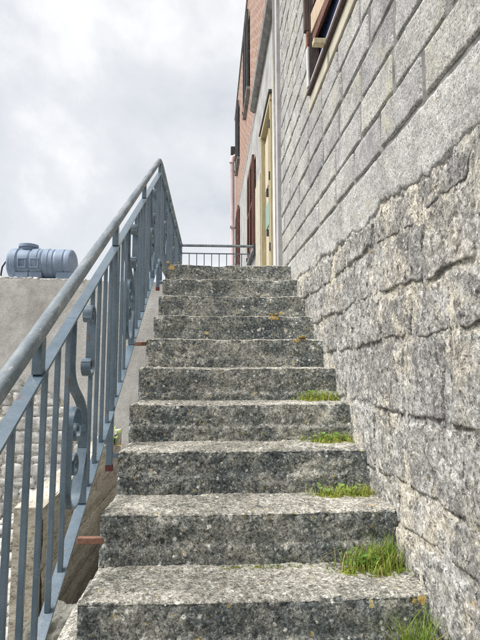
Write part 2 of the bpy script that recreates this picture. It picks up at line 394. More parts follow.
# openings: (y0, y1, z0, z1)
WIN = (2.00, 3.13, E+1.83, E+3.05)
DOOR = (5.22, 6.28, LAND_Z+.002, E+2.93)
WIN2 = (7.35, 8.45, E+1.72, E+3.20)
WIN3 = (11.6, 12.7, E+2.25, E+3.72)
UPW1 = (8.5, 9.6, E+4.95, E+6.5); UPW2 = (11.8, 12.9, E+5.0, E+6.5)
def wall_cells(name, y0, y1, z0, z1, ops, x0, x1, mat, shear=True):
    ys = sorted({y0, y1, *[q for o in ops for q in o[:2] if y0 < q < y1]}); zs = sorted({z0, z1, *[q for o in ops for q in o[2:] if z0 < q < z1]})
    mb = MB()
    for a, b in zip(ys, ys[1:]):
        for c, d in zip(zs, zs[1:]):
            cy, cz = (a+b)/2, (c+d)/2
            if any(o[0] < cy < o[1] and o[2] < cz < o[3] for o in ops): continue
            mb.box(x0, x1, a, b, c, d)
    return mb.build(name, mat, house, shear=shear)
HY1 = 14.0
wall_cells('lower_wall', -4.0, 4.62, E+.78, E+3.93, [WIN], WX+.0035, WX+.32, 'joint')
wall_cells('base_core', -4.0, 4.62, 0, E+.78, [], WX+.05, WX+.31, 'mortar')
wall_cells('rendered_wall', 4.62, HY1, 0, E+3.93, [DOOR, WIN2, WIN3], WX+.004, WX+.32, 'grey_render')
wall_cells('brick_wall', -4.0, HY1, E+3.93, E+7.05, [UPW1, UPW2], WX+.008, WX+.32, 'brick')
MB().box(WX+.32, 6.5, -4.0, HY1-.001, .0, E+7.0).build('rear_rooms', 'dark', house, shear=True)
MB().box(WX-.02, 6.6, -4.1, HY1+.02, E+7.05, E+7.10).build('roof_edge', 'concrete', house, shear=True)
MB().box(WX+.0, WX+.03, 7.44, HY1-.01, E+3.84, E+3.98, .006).build('floor_band', 'concrete', house, shear=True)
# projecting gutter slab with its dark underside
mb = MB(); mb.sweep([(WX-.035, 2.0, E+3.97), (WX-.035, 7.42, E+3.97)], [(-.055, .03), (-.05, .05), (.05, .05), (.05, -.07), (.01, -.07), (-.045, -.03)])
mb.build('gutter_ledge', 'concrete', house, shear=True)

# concrete blocks
bw = [] 
def block_mesh(L, H, seed, nu=34, nv=16):
    V, F = [], []
    for j in range(nv+1):
        for i in range(nu+1):
            u, v = i/nu, j/nv
            du = min(u, 1-u)*L; dv = min(v, 1-v)*H
            ed = min(du, dv)
            yy = (u-.5)*L+(.006*fr(u*L+seed*3, v*H, seed, 8, 4)); zz = (v-.5)*H+.005*fr(u*L, v*H+seed*5, seed, 8, 4)
            out = .0025+.0030*fr(u*L+seed*7, v*H, 2.0, 9, 4)+.0012*fr(u*L, v*H+seed, 5, 45, 3)-.004*float(1-smooth01((ed+.004*fr(u*L+seed, v*H, 3, 22, 3))/.006))
            if i in (0, nu) or j in (0, nv): out = -.016
            V.append((-out, yy, zz))
    w = nu+1
    for j in range(nv):
        for i in range(nu): F.append((j*w+i, j*w+w+i, j*w+w+i+1, j*w+i+1))
    return V, F
LB, HB = .40, .178
protos = []
for s in range(7):
    v, f = block_mesh(LB-.021, HB-.003, s+1); me = bpy.data.meshes.new('concrete_block')
    me.from_pydata(v, [], f); me.update(); me.materials.append(M['block']); me.polygons.foreach_set('use_smooth', [True]*len(me.polygons)); protos.append(me)
lower = next(o for o in house.children if o.name.startswith('lower_wall'))
z = E+.885; r = 0
while z+HB < E+3.95:
    HR = random.uniform(.160, .190); rs = random.uniform(-.004, .004)
    yy = -.6-(r % 2)*LB*.5+random.uniform(-.06, .06)
    while yy < 4.60:
        BL = LB*random.uniform(.86, 1.14)
        a, b = max(yy, -.6), min(yy+BL, 4.60)
        segs = [(a, b)]
        if z+HB > WIN[2]-.06 and z < WIN[3]+.06:
            segs = [(a, min(b, WIN[0]-.07)), (max(a, WIN[1]+.07), b)]
        for a2, b2 in segs:
            if b2-a2 < .05: continue
            o = bpy.data.objects.new('concrete_block', random.choice(protos)); COL.objects.link(o); o.parent = lower
            cy = (a2+b2)/2
            o.location = (WX+random.uniform(-.003, .001), cy, z+HR/2+(SHEAR+rs)*(cy-2)+random.uniform(-.004, .004)); o.scale = (1, (b2-a2)/LB, HR/HB*random.uniform(.985, 1.005))
            o.rotation_euler = (math.atan(SHEAR+rs)+random.uniform(-.009, .009), 0, random.uniform(-.006, .006))
        yy += BL
    z += HR; r += 1

# roughcast band between blocks and old stone, ragged lower edge
def sheet(name, y0, y1, zlo, zhi, dy, nz, depth, mat, parent, edge_drop=True):
    ny = int((y1-y0)/dy); V, F = [], []
    for i in range(ny+1):
        y = y0+(y1-y0)*i/ny; a, b = zlo(y), zhi(y)
        for j in range(nz+1):
            t = j/nz; z = a+(b-a)*t
            o = depth(y, z, t)
            V.append((WX-o, y, z))
    w = nz+1
    for i in range(ny):
        for j in range(nz): F.append((i*w+j, i*w+j+1, i*w+w+j+1, i*w+w+j))
    return mk(name, V, F, mat, parent, True)
sheet('roughcast_band', -.6, 4.60, lambda y: STONE_TOP(y)+.022+.032*fr(y, 1, 3, 4, 5, .7)+.012*fr(y, 4, 3, 26, 4, .6), lambda y: E+.885+SHEAR*(y-2)-.003+.006*fr(y, 3, 3, 6, 3), .012, 22,
      lambda y, z, t: (.004+.006*fr(y, z, 1, 5, 4)+.004*fr(y, z, 8, 40, 3)-.016*max(0, fr(y*.7, z*1.6+y*.3, 4, 6, 3)-.55))*min(1, t*12+.1)*min(1, (1-t)*12+.2)-(.012 if t in (0, 1) else 0), 'band', lower)

# old stone base: mortar sheet and large crusted stones
def wbase(y, z): return .006*fr(y, z, 1, 2.2, 4, .7)+.004*fr(y, z, 5, 13, 4, .6)
mort = sheet('stone_base', -1.0, 4.62, lambda y: max(nose(y)-.45, 0), lambda y: STONE_TOP(y)+.09, .014, 130,
      lambda y, z, t: wbase(y, z)-.003+.005*fr(y, z, 7, 14, 4), 'mortar', house)
def stone(c, seed, dy):
    (a, b, d, e_) = [np.array(q) for q in c]        # bottom-left, bottom-right, top-right, top-left in (y, z)
    L = max(np.linalg.norm(b-a), .05); H = max(np.linalg.norm(e_-a), .05)
    nu, nv = max(6, int(L/dy)), max(5, int(H/dy)); V, F = [], []
    rise = random.uniform(-.002, .007)
    for j in range(nv+1):
        for i in range(nu+1):
            u, v = i/nu, j/nv
            p = a*(1-u)*(1-v)+b*u*(1-v)+d*u*v+e_*(1-u)*v
            y, z = p
            ed = min(u, 1-u)*L; ed2 = min(v, 1-v)*H; e1 = min(ed, ed2)
            e1 = e1+.010*fr(y, z, seed, 12, 3)
            y += .018*fr(y, z, 3, 5, 3)+.006*fr(y, z, 9, 25, 2); z += .016*fr(y+9, z, 3, 5, 3)+.006*fr(y, z+7, 9, 25, 2)
            out = rise+wbase(y, z)+.0045*fr(y, z, 2, 55, 3)-.008*float(1-smooth01(e1/.009))
            if i in (0, nu) or j in (0, nv): out = -.05
            V.append((WX-out, y, z))
    w = nu+1
    for j in range(nv):
        for i in range(nu): F.append((j*w+i, j*w+w+i, j*w+w+i+1, j*w+i+1))
    return V, F
rows = []; z = .0
while z < E+.95: rows.append(z); z += random.uniform(.15, .25)
rows.append(z)
ns = 0
for a, b in zip(rows, rows[1:]):
    y = -.8+random.uniform(-.2, 0)
    cuts = [y]
    while y < 4.5: y += random.uniform(.20, .46); cuts.append(min(y, 4.6))
    jl = {}
    for c, d in zip(cuts, cuts[1:]):
        if d-c < .1: continue
        mid = (c+d)/2
        if b < nose(mid)-.25 or a > STONE_TOP(mid): continue
        gap = random.uniform(.002, .008)
        zt = lambda y, zz: min(zz+.03*fr(y, zz*3, 0, 1.7, 3)+.012*y, STONE_TOP(y)+.02)
        jc, jd = random.Random(int(c*1e4)).uniform(-.03, .03), random.Random(int(d*1e4)).uniform(-.03, .03)
        gv = random.uniform(.006, .024)
        P = [(c+gv+jc, zt(c, a)+gap), (d-gv+jd, zt(d, a)+gap), (d-gv-jd, zt(d, b)-gap), (c+gv-jc, zt(c, b)-gap)]
        if P[2][1]-P[1][1] < .04: continue
        v, f = stone(P, ns, .010 if mid < 2.3 else .015)
        mk('stone', v, f, 'rubble', mort, True); ns += 1

# ---- the window high on the right
win = bpy.data.objects.new('window', None); COL.objects.link(win); win.parent = house
y0, y1, z0, z1 = WIN
S_ = dict(shear=True)
MB().box(WX+.05, WX+.06, y0, y1, z0, z1).build('pane', 'glass', win, **S_)
mb = MB(); mb.box(WX-.012, WX+.01, y0-.07, y1+.065, z0-.095, z0-.002, .006); mb.build('plaster_surround', 'cream', win, **S_)
mb = MB(); mb.box(WX-.02, WX+.048, y1-.035, y1, z0, z1, .004); mb.build('jamb', 'wood_dark', win, **S_)
mb = MB(); mb.box(WX-.02, WX+.048, y0, y0+.045, z0, z1, .004); mb.build('jamb', 'wood_dark', win, **S_)
mb = MB(); mb.box(WX-.034, WX+.048, y0-.02, y1+.01, z0, z0+.030, .004); mb.build('sill', 'wood_dark', win, **S_)
mb = MB(); mb.box(WX-.026, WX-.010, y0, y1-.02, z0+.031, z0+.044, .003); mb.build('sill_bead', 'white', win, **S_)
mb = MB(); mb.box(WX-.008, WX+.048, y0+.046, y1-.036, z0+.031, z0+.060, .004); mb.build('lower_rail', 'brownlouvre', win, **S_)
mb = MB(); mb.box(WX-.018, WX-.004, y0+.046, y1-.036, z0+.070, z0+.082, .002); mb.build('glazing_bead', 'white', win, **S_)
mb = MB(); mb.box(WX-.034, WX-.021, y1-.035, y1+.004, z0+.05, z0+.33, .002); mb.build('white_strip', 'white', win, **S_)
mb = MB(); mb.box(WX-.036, WX-.021, y1-.035, y1+.004, z0+.335, z0+.44, .003); mb.build('hinge_block', 'rust', win, **S_)
mb = MB(); mb.box(WX-.052, WX-.021, y1-.035, y1+.002, z0+.445, z1, .003); mb.build('shutter_edge', 'wood_dark', win, **S_)
for zz in (.78, .90): MB().box(WX-.060, WX-.05, y1-.04, y1+.006, z0+zz, z0+zz+.03).build('hinge', 'white', win, **S_)
mb = MB(); mb.box(WX-.10, WX+.02, y0+.52*(y1-y0), y0+.52*(y1-y0)+.045, z0+.012, z0+.045, .004); mb.build('wooden_peg', 'wood_peg', win, **S_)
# tan shutter leaf hanging ajar, dark battens behind
def leaf(name, mat, ya, yb, za, zb, x, t, ang, hinge):
    mb = MB(); mb.box(x, x+t, ya, yb, za, zb, .004); c, s = math.cos(ang), math.sin(ang)
    v = [(x+(p[0]-x)*c-(p[1]-hinge)*s, hinge+(p[0]-x)*s+(p[1]-hinge)*c, p[2]) for p in mb.v]
    return mk(name, v, mb.f, mat, win, shear=True)
leaf('shutter_leaf', 'wood_tan', y0+.10, y1-.04, z0+.42, z0+.56, WX-.012, .022, math.radians(4), y1)
leaf('shutter_batten', 'brownlouvre', y0+.05, y1-.04, z0+.35, z0+.415, WX+.0, .02, math.radians(2), y1)
leaf('shutter_panel', 'wood_dark', y0+.05, y1-.04, z0+.62, z1, WX+.005, .02, math.radians(2), y1)
leaf('shutter_board', 'wood_tan', y0+.5, y1-.30, z0+.565, z0+.615, WX+.002, .02, math.radians(2), y1)

# ---- the door on the landing
door = bpy.data.objects.new('door', None); COL.objects.link(door); door.parent = house
y0, y1, z0, z1 = DOOR
zb = LAND_Z
for a, b in ((y0, y0+.07), (y1-.07, y1)): MB().box(WX-.03, WX+.12, a, b, zb-.1, z1, .005).build('door_post', 'ochre', door, **S_)
MB().box(WX-.035, WX+.12, y0-.02, y1+.02, z1-.002, z1+.07, .005).build('lintel', 'ochre', door, **S_)
MB().box(WX-.05, WX+.02, y0-.04, y1+.04, z1+.072, z1+.11, .005).build('drip_edge', 'iron', door, **S_)
ym = (y0+y1)/2
MB().box(WX+.03, WX+.07, y0+.07, ym-.03, zb-.1, z1, .003).build('door_leaf', 'creamwood', door, **S_)
MB().box(WX+.03, WX+.07, ym+.03, y1-.07, zb-.1, z1, .003).build('door_leaf', 'creamwood', door, **S_)
MB().box(WX+.015, WX+.07, ym-.03, ym+.03, zb-.1, z1, .003).build('meeting_stile', 'ochre', door, **S_)
for a, b in ((y0+.13, ym-.09), (ym+.09, y1-.13)):
    MB().box(WX+.018, WX+.032, a, b, zb+.75, zb+1.05, .003).build('teal_panel', 'teal', door, **S_)
    MB().box(WX+.016, WX+.032, a, b, zb+1.25, zb+1.9, .003).build('upper_panel', 'creamwood', door, **S_)
    MB().box(WX-.0, WX+.03, a+.02, a+.08, zb+.62, zb+.70, .004).build('handle', 'iron', door, **S_)
    MB().box(WX-.0, WX+.03, a+.05, a+.09, zb+1.12, zb+1.22, .004).build('latch', 'iron', door, **S_)
for zz in (.3, 1.1, 1.7): MB().box(WX-.045, WX-.028, y0+.02, y0+.05, zb+zz, zb+zz+.09, .003).build('hinge', 'iron', door, **S_)
MB().box(WX-.035, WX+.02, 4.63, 4.86, LAND_Z-.2, E+3.93, .006).build('pilaster', 'lilac', house, **S_)
MB().box(WX-.012, WX+.02, 4.862, 5.215, LAND_Z-.2, E+3.4, .006).build('door_surround', 'cream', house, **S_)
MB().tube([(WX-.047, 4.75, LAND_Z-.2), (WX-.047, 4.75, E+3.9)], .012, 8).build('conduit', 'white', house, True, shear=True)
MB().box(WX-.03, WX+.02, 6.42, 7.1, LAND_Z-.2, E+2.55, .006).build('white_plaster_strip', 'cream', house, **S_)

# ---- further windows with louvred shutters
def shutter_window(op, mat, opened):
    y0, y1, z0, z1 = op
    w = bpy.data.objects.new('shuttered_window', None); COL.objects.link(w); w.parent = house
    MB().box(WX+.14, WX+.15, y0, y1, z0, z1).build('pane', 'glass', w, shear=True)
    MB().box(WX-.06, WX+.1, y0-.05, y1+.05, z0-.06, z0-.002, .005).build('sill', 'concrete', w, shear=True)
    pairs = [(y0-.52, y0-.01), (y1+.01, y1+.52)] if opened else [(y0+.01, (y0+y1)/2-.004), ((y0+y1)/2+.004, y1-.01)]
    for a, b in pairs:
        x = WX-.055
        mb = MB()
        for p, q in ((a, a+.06), (b-.06, b)): mb.box(x, x+.04, p, q, z0, z1)
        for p, q in ((z0, z0+.08), (z1-.08, z1), ((z0+z1)/2-.03, (z0+z1)/2+.03)): mb.box(x+.001, x+.039, a+.06, b-.06, p, q)
        s = mb.build('shutter', mat, w, shear=True)
        mb = MB(); zz = z0+.10
        while zz < z1-.12:
            mb.sweep([(x+.02, a+.06, zz), (x+.02, b-.06, zz)], [(-.022, -.026), (-.018, -.030), (.022, .016), (.018, .020)]); zz += .045
        mb.build('slats', mat, s, shear=True)
        mk('latch', *(lambda m: (m.v, m.f))(MB().box(x-.02, x, b-.1, b-.06, z0-.02, z0+.04)), 'iron', s, shear=True)
shutter_window(WIN2, 'brownlouvre', False); shutter_window(WIN3, 'brownlouvre', False)
shutter_window(UPW1, 'blacklouvre', False); shutter_window(UPW2, 'blacklouvre', False)
px_ = WX-.085
MB().tube([(px_, 13.8, E+1.0), (px_, 13.8, E+6.05), (px_-.02, 13.8, E+6.16)], .062, 12).build('downpipe', 'pinkpipe', house, True)
MB().tube([(px_-.02, 13.8, E+6.12), (px_+.02, 13.8, E+6.28), (WX+.06, 13.8, E+6.36)], .075, 12).build('downpipe_elbow', 'pinkpipe', house, True)
MB().box(px_-.05, WX+.04, 13.77, 13.9, E+6.40, E+6.62, .01).build('pipe_hopper', 'iron', house)
MB().box(px_-.07, WX+.03, 13.72, 13.88, E+4.2, E+4.25).build('pipe_clip', 'pinkpipe', house)

# ------------------------------------------------------------------ the staircase
stair = thing('staircase', 'rough pitted concrete staircase climbing along the house wall to the landing', 'staircase')
def step(n):
    yn, zn = Y1+n*RUN, Z1+n*RISE
    near = n < 5 and n > -3
    dx = .008 if -1 <= n < 3 else (.011 if near else .017)
    xl = XL+random.uniform(-.005, .005) if n > 0 else XL-.004; xr = XR+.03
    depth = .31 if n < NUP else .34
    R = .017; H = RISE+.02
    prof = []
    nr = 20 if near else 11
    for i in range(nr): prof.append((.004*(1-i/nr)*0, -H+(H-R)*i/nr, 0.0, -1.0, 0.0))
    for i in range(7):
        t = math.pi/2*i/6; prof.append((R-R*math.cos(t), -R+R*math.sin(t), 0, -math.cos(t), math.sin(t)))
    nt = 24 if near else 13
    for i in range(1, nt+1): prof.append((R+(depth-R)*i/nt, 0, 0, 0, 1.0))
    core = [(depth, -.06), (.05, -H)]
    nx = int((xr-xl)/dx); V, F = [], []; m = len(prof)
    ledge = random.uniform(.004, .012); lz = random.uniform(-.13, -.09); sd = n*11.3
    chips = [(random.uniform(xl, xr), random.uniform(.02, .06), random.uniform(.003, .010)) for _ in range(9)]
    for i in range(nx+1):
        x = xl+(xr-xl)*i/nx
        bev = .010*math.exp(-(x-xl)/.012)
        ch = sum(d*math.exp(-((x-c)/w)**2) for c, w, d in chips)
        wob = .004*fr(x, sd, 1, 1.5, 2); wob2 = .002*fr(x, sd, 6, 1.5, 2)
        for (py, pz, _, ny, nz) in prof:
            y, z = yn+py, zn+pz
            d = .004*fr(x, y+sd, z, 9, 4, .8)+.0035*fr(x, y, z+sd, 32, 4, .7)+(.0025*fr(x, y, z, 90, 2) if near else 0)
            edge = math.exp(-((py)**2+(pz)**2)/.0011)
            d -= ch*edge*1.2+bev*1.0+.004*edge*max(0, fr(x, sd, 2, 30, 3))
            if ny < -.9:
                d += ledge*float(smooth01((lz+.012*fr(x, sd, 3, 4, 3)-pz)/.02))-.003
            sag = -.007*math.exp(-((x-.1)/.3)**2)*max(nz, 0)*math.exp(-py/.15)
            V.append((x, y+ny*d+wob*(1 if py < .1 else 0), z+nz*d+sag+wob2*(1 if pz > -.1 else .4)*(1 if n < NUP else .5)))
    for i in range(nx):
        for j in range(m-1): F.append((i*m+j, i*m+m+j, i*m+m+j+1, i*m+j+1))
    b = len(V)                                   # left end face with a fanned rough cap
    cy, cz = yn+.16, zn-.09
    V.append((xl-.004, cy, cz))
    for j in range(m-1): F.append((b, j, j+1))
    V.append((xl+.004, yn+depth, zn-H)); F.append((b, m-1, b+1)); F.append((b, b+1, 0))
    return mk('step', V, F, 'step', stair, True)
steps = {n: step(n) for n in range(-NDOWN, NUP+1)}
# solid core below the steps, and the landing
mb = MB(); prof = [(Y1-NDOWN*RUN+.05, 0), (LAND_Y+.1, 0), (LAND_Y+.1, LAND_Z-.16), (Y1-NDOWN*RUN+.05, .02)]
xa, xb = XL+.012, XR+.02
mb.add([(xa, *p) for p in prof]+[(xb, *p) for p in prof], [(0, 1, 2, 3), (7, 6, 5, 4), (0, 4, 5, 1), (1, 5, 6, 2), (2, 6, 7, 3), (3, 7, 4, 0)])
mb.build('stair_core', 'concrete', stair)
MB().box(XL-.02, XR+.004, LAND_Y+.335, LAND_END, LAND_Z-.18, LAND_Z-.006, .01).build('landing_slab', 'concrete', stair)
MB().box(XL+.02, XR+.004, LAND_Y+.102, LAND_END-.05, 0, LAND_Z-.18).build('landing_base', 'grey_render', stair)
# rough ledge of spilled concrete beside the lowest step in view
v, f = rock(-.395, 1.80, E-.875, .085, .34, .155, 5, 5, .10); mk('side_ledge', v, f, 'step', stair, True)
v, f = rock(-.40, 1.25, E-1.12, .08, .34, .20, 8, 4, .10); mk('side_ledge', v, f, 'step', stair, True)
# rusty bracket stubs left in the flank
for a, b in ((101, 541), (147.5, 344)):
    x, y, z = on_x(a, b, XL)
    MB().box(XL-.082, XL+.05, y-.004, y+.020, z-.010, z+.012, .003).build('rusty_stub', 'rust', stair)
# lichen crusts and pale droppings on the steps
from mathutils.bvhtree import BVHTree
_bvh = {}
def patch(p, nrm, r, mat, seed, n_):
    if n_ not in _bvh: me = steps[n_].data; _bvh[n_] = BVHTree.FromPolygons([q.co[:] for q in me.vertices], [list(q.vertices) for q in me.polygons])
    n = Vector(nrm).normalized(); a = n.orthogonal().normalized(); b = n.cross(a); R_ = random.Random(seed); out = []
    for spot in range(R_.randint(2, 5)):
        k0 = 1.0 if spot == 0 else R_.uniform(.25, .55); o = Vector(p)+(a*R_.gauss(0, 1)+b*R_.gauss(0, .8))*r*(0 if spot == 0 else 1.1)
        m = 16; b0 = 0; pts = [o]; V, F = [], []
        for k_ in (.55, 1):
            for i in range(m):
                t = 2*math.pi*i/m; q = r*k0*k_*(.85+.4*noise.noise(Vector((math.cos(t)*1.9, math.sin(t)*1.9, seed*3.7+spot))))
                pts.append(o+a*math.cos(t)*q+b*math.sin(t)*q)
        for j, q in enumerate(pts):
            hit = _bvh[n_].ray_cast(q+n*.05, -n, .1)[0]
            V.append((hit if hit else q)+n*(.0014 if j <= m else .0002))
        for i in range(m):
            j = (i+1) % m; F += [(b0, b0+1+i, b0+1+j), (b0+1+i, b0+1+m+i, b0+1+m+j, b0+1+j)]
        out.append((V, F))
    return out
def riser_px(a, b, n): return on_y(a, b, Y1+n*RUN)
pat = []
for a, b, n, r, mt in [(274, 317, 6, .028, 'lich_o'), (281, 313, 6, .016, 'lich_o'), (303, 338, 5, .022, 'lich_o'), (297, 340, 5, .02, 'lich_o'), (286, 331, 6, .014, 'lich_w'), (172, 267, 9, .03, 'lich_o'),
                     (176, 352, 5, .012, 'lich_w'), (207, 333, 6, .016, 'lich_o'), (259, 330, 6, .016, 'lich_w'), (258, 296, 7, .018, 'lich_w'), (200, 296, 7, .018, 'lich_w'), (212, 291, 8, .014, 'lich_w'), (230, 341, 5, .010, 'lich_w'), (423, 600, 0, .020, 'lich_o')]:
    pat.append((riser_px(a, b, n), (0, -1, .1), r, mt, n))
for a, b, n, r, mt in [(325, 578, 0, .016, 'lich_w'), (228, 588, 0, .014, 'lich_w'), (96, 588, 0, .014, 'lich_w'), (114, 571, 0, .012, 'lich_w'), (275, 582, 0, .010, 'lich_w'), (217, 497, 1, .012, 'lich_w'), (178, 603, 0, .013, 'lich_w'), (424, 584, 0, .016, 'lich_o'), (120, 445, 2, .02, 'lich_o'), (373, 505, 1, .012, 'lich_o'), (262, 501, 1, .012, 'lich_w')]:
    pat.append((on_z(a, b, Z1+n*RISE), (0, -.05, 1), r, mt, n))
for k_, (p, nr_, r, mt, n) in enumerate(pat):
    for v, f in patch(p, nr_, r*.85, mt, k_, n): mk('lichen_patch', v, f, mt, steps[n], True)

# ------------------------------------------------------------------ the railing
rail = thing('stair_railing', 'blue-grey painted iron railing with scrolls along the stairs and landing', 'railing')
RX = -.44; HS = .617; AP = 4.06; ZA = E+1.814
def hz(y): return ZA+HS*(y-AP) if y <= AP else ZA+.026*(y-AP)
FARY = 7.10
hp = [(a*.70, b*.74) for a, b in [(-.026, -.006), (-.020, -.020), (.020, -.020), (.026, -.006), (.027, .006), (.023, .017), (.014, .024), (0, .026), (-.014, .024), (-.023, .017), (-.027, .006)]]
ylow = -.62
path = [(RX, ylow, hz(ylow)), (RX, AP-.10, hz(AP-.10)), (RX, AP-.04, hz(AP-.04)-.001), (RX, AP+.02, ZA-.012), (RX, AP+.10, hz(AP+.10)), (RX, FARY, hz(FARY))]
autosmooth(MB().sweep(path, hp).build('handrail', 'hand', rail), 50)
ZF = hz(FARY)
autosmooth(MB().sweep([(RX-.02, FARY, ZF-.002), (XR+.02, FARY, ZF-.002)], hp, side=(0, 1, 0)).build('handrail', 'hand', rail), 50)
TD, BD = .114, .852
def flat(y0, y1, drop, w=.034, t=.008, name='rail'):
    ys = [y0]+([AP] if y0 < AP < y1 else [])+[y1]
    return MB().sweep([(RX, y, hz(y)-drop) for y in ys], rect(w, t)).build(name, 'paint', rail)
flat(ylow, FARY, TD, name='top_rail')
flat(ylow, FARY, BD, name='bottom_rail')
MB().sweep([(RX, FARY, ZF-TD-.005), (XR+.01, FARY, ZF-TD-.005)], rect(.04, .009), side=(0, 1, 0)).build('top_rail', 'paint', rail)
MB().sweep([(RX, FARY, ZF-BD), (XR+.01, FARY, ZF-BD)], rect(.04, .009), side=(0, 1, 0)).build('bottom_rail', 'paint', rail)
def bar(y, w=.013, wx=.0145, top=TD, bot=BD, name='baluster'):
    o = MB().box(RX-wx/2, RX+wx/2, y-w/2, y+w/2, hz(y)-bot+.001, hz(y)-top-.001, .0015); k_ = random.uniform(-.006, .006); zm = hz(y)-(bot+top)/2; bw_ = random.uniform(-.004, .004)
    o.v = [(p[0], p[1]+k_*(p[2]-zm), p[2]) for p in o.v]; return o.build(name, 'paint', rail)
def post(y, foot, full=True):
    if full:
        MB().box(RX-.014, RX+.014, y-.013, y+.013, hz(y)-foot, hz(y)-TD-.002, .002).build('post', 'paint', rail)
        if foot > BD: MB().box(RX-.0145, RX+.0145, y-.0135, y+.0135, hz(y)-foot-.025, hz(y)-foot).build('post_foot', 'primer', rail)
        if foot > BD: MB().box(RX+.0, XL+.03, y-.012, y+.012, hz(y)-foot+.03, hz(y)-foot+.05).build('bracket', 'paint', rail)
    MB().box(RX-.013, RX+.013, y-.014, y+.014, hz(y)-TD+.002, hz(y)-.014, .002).build('spacer', 'paint', rail)
def arc(cy, cz, r, a0, a1, n=14, r1=None):
    r1 = r if r1 is None else r1
    return [(RX, cy+(r+(r1-r)*i/n)*math.cos(math.radians(a0+(a1-a0)*i/n)), cz+(r+(r1-r)*i/n)*math.sin(math.radians(a0+(a1-a0)*i/n))) for i in range(n+1)]
def bez(p, n=16):
    out = []
    for i in range(n+1):
        t = i/n; q = [Vector((RX, *a)) for a in p]
        while len(q) > 1: q = [q[k].lerp(q[k+1], t) for k in range(len(q)-1)]
        out.append(tuple(q[0]))
    return out
def ornament(ya, yb):
    """S-bar with a C scroll on each side, filling the gap between two balusters"""
    w = yb-ya; zc = lambda y: hz(y)
    t0 = hz(ya+.03)-TD; b1 = hz(yb-.06)-BD
    q = rect(.032, .008)
    y_l, y_r = ya+.025, yb-.085
    mid = hz((ya+yb)/2)
    p = [(RX, y_l, t0)]+bez([(y_l, t0-.14), (y_l, t0-.26), (y_r, t0-.22), (y_r, t0-.36)])+[(RX, y_r+.01, t0-.45), (RX, y_r+.012, b1+.02), (RX, y_r+.012, b1)]
    o = MB().sweep(p, q).build('scroll_bar', 'paint', rail); autosmooth(o)
    MB().box(RX-.014, RX+.014, y_r-.012, y_r+.014, t0-.372, t0-.348, .002).build('collar', 'paint', rail)
    # upper C on the right baluster
    cz1, cz2, yc = t0+.055, t0-.165, yb-.045
    p = arc(yc-.004, cz1, .012, -200, 20, 12, .028)[:]+arc(yc, cz1, .032, 20, 60, 3)
    up = arc(yc, cz1-.02, .030, 200, -20, 16, .038)
    dn = arc(yc, cz2+.02, .038, 20, -200, 16, .030)
    sp1 = arc(yc-.006, cz1-.022, .024, 200, 480, 14, .008); sp2 = arc(yc-.006, cz2+.022, .024, -200, -480, 14, .008)
    o = MB().sweep(list(reversed(sp1))+up+dn+sp2, q).build('scroll', 'paint', rail); autosmooth(o)
    # lower long C on the left baluster, closed against the S-bar
    zt, zb_ = t0-.27, max(t0-.60, hz(ya+.12)-BD+.04)
    yc = ya+.075
    up = arc(yc+.01, zt-.07, .050, 0, 180, 14, .062); dn = arc(yc+.01, zb_+.075, .062, 180, 345, 14, .075)
    tail = [(RX, y_r+.004, zb_+.17)]
    sp = arc(yc+.012, zt-.085, .036, 0, -380, 22, .012)
    o = MB().sweep(list(reversed(sp))+up+dn+tail, q).build('scroll', 'paint', rail); autosmooth(o)
    s2 = arc(yc, zb_+.135, .040, 150, -300, 24, .012)
    o = MB().sweep(s2, q).build('scroll', 'paint', rail); autosmooth(o)
def panel(posts, gap0, gap1):
    a, b = posts
    y = gap0
    while y > a+(.05 if abs(a-1.31) > .01 else -.20): bar(y); y -= .105
    y = gap1
    while y < b-(.05 if abs(b-1.31) > .01 else .20): bar(y); y += .105
    ornament(gap0, gap1)
PST = [-.56, .38, 1.31, 2.265, 3.165, 4.07]
for y in PST: post(y, BD+.235 if y < 3 or y > 4 else BD, abs(y-1.31) > .01)
for a, b in zip(PST, PST[1:]):
    c = a+.43
    if abs(a-1.31) < .01: panel((a, b), 1.575, 1.868)
    else: panel((a, b), c-.135, c+.155)
LP = [4.07, 5.08, 6.09, FARY-.005]
for y in LP[1:]:
    z0_ = hz(y)
    MB().box(RX-.014, RX+.014, y-.013, y+.013, LAND_Z-.14, z0_-TD-.002, .002).build('post', 'paint', rail)
    MB().box(RX, XL+.03, y-.012, y+.012, LAND_Z-.12, LAND_Z-.1).build('bracket', 'paint', rail)
    MB().box(RX-.013, RX+.013, y-.014, y+.014, z0_-TD+.002, z0_-.014, .002).build('spacer', 'paint', rail)
MB().box(RX-.012, RX+.012, 4.27, 4.294, LAND_Z-.10, hz(4.28)-BD, .002).build('post', 'paint', rail)
for a, b in zip(LP, LP[1:]): panel((a, b), (a+b)/2-.14, (a+b)/2+.15)
x = RX+.115
while x < XR-.03:
    MB().box(x-.006, x+.006, FARY-.006, FARY+.006, ZF-BD+.004, ZF-TD-.009).build('baluster', 'paint', rail); x += .108
mb = MB()
for sgn in (-1, 1):
    pts = [(.36+sgn*(.012+.030*math.sin(t)), FARY, ZF-TD-.02-.16*t/math.pi) for t in np.linspace(0, math.pi*.95, 12)]
    mb.sweep(pts, rect(.012, .005), side=(0, 1, 0))
mb.build('scroll', 'paint', rail)
MB().box(XR-.06, XR+.01, FARY-.03, FARY+.03, ZF-TD-.03, ZF+.04, .006).build('wall_bracket', 'iron', rail)

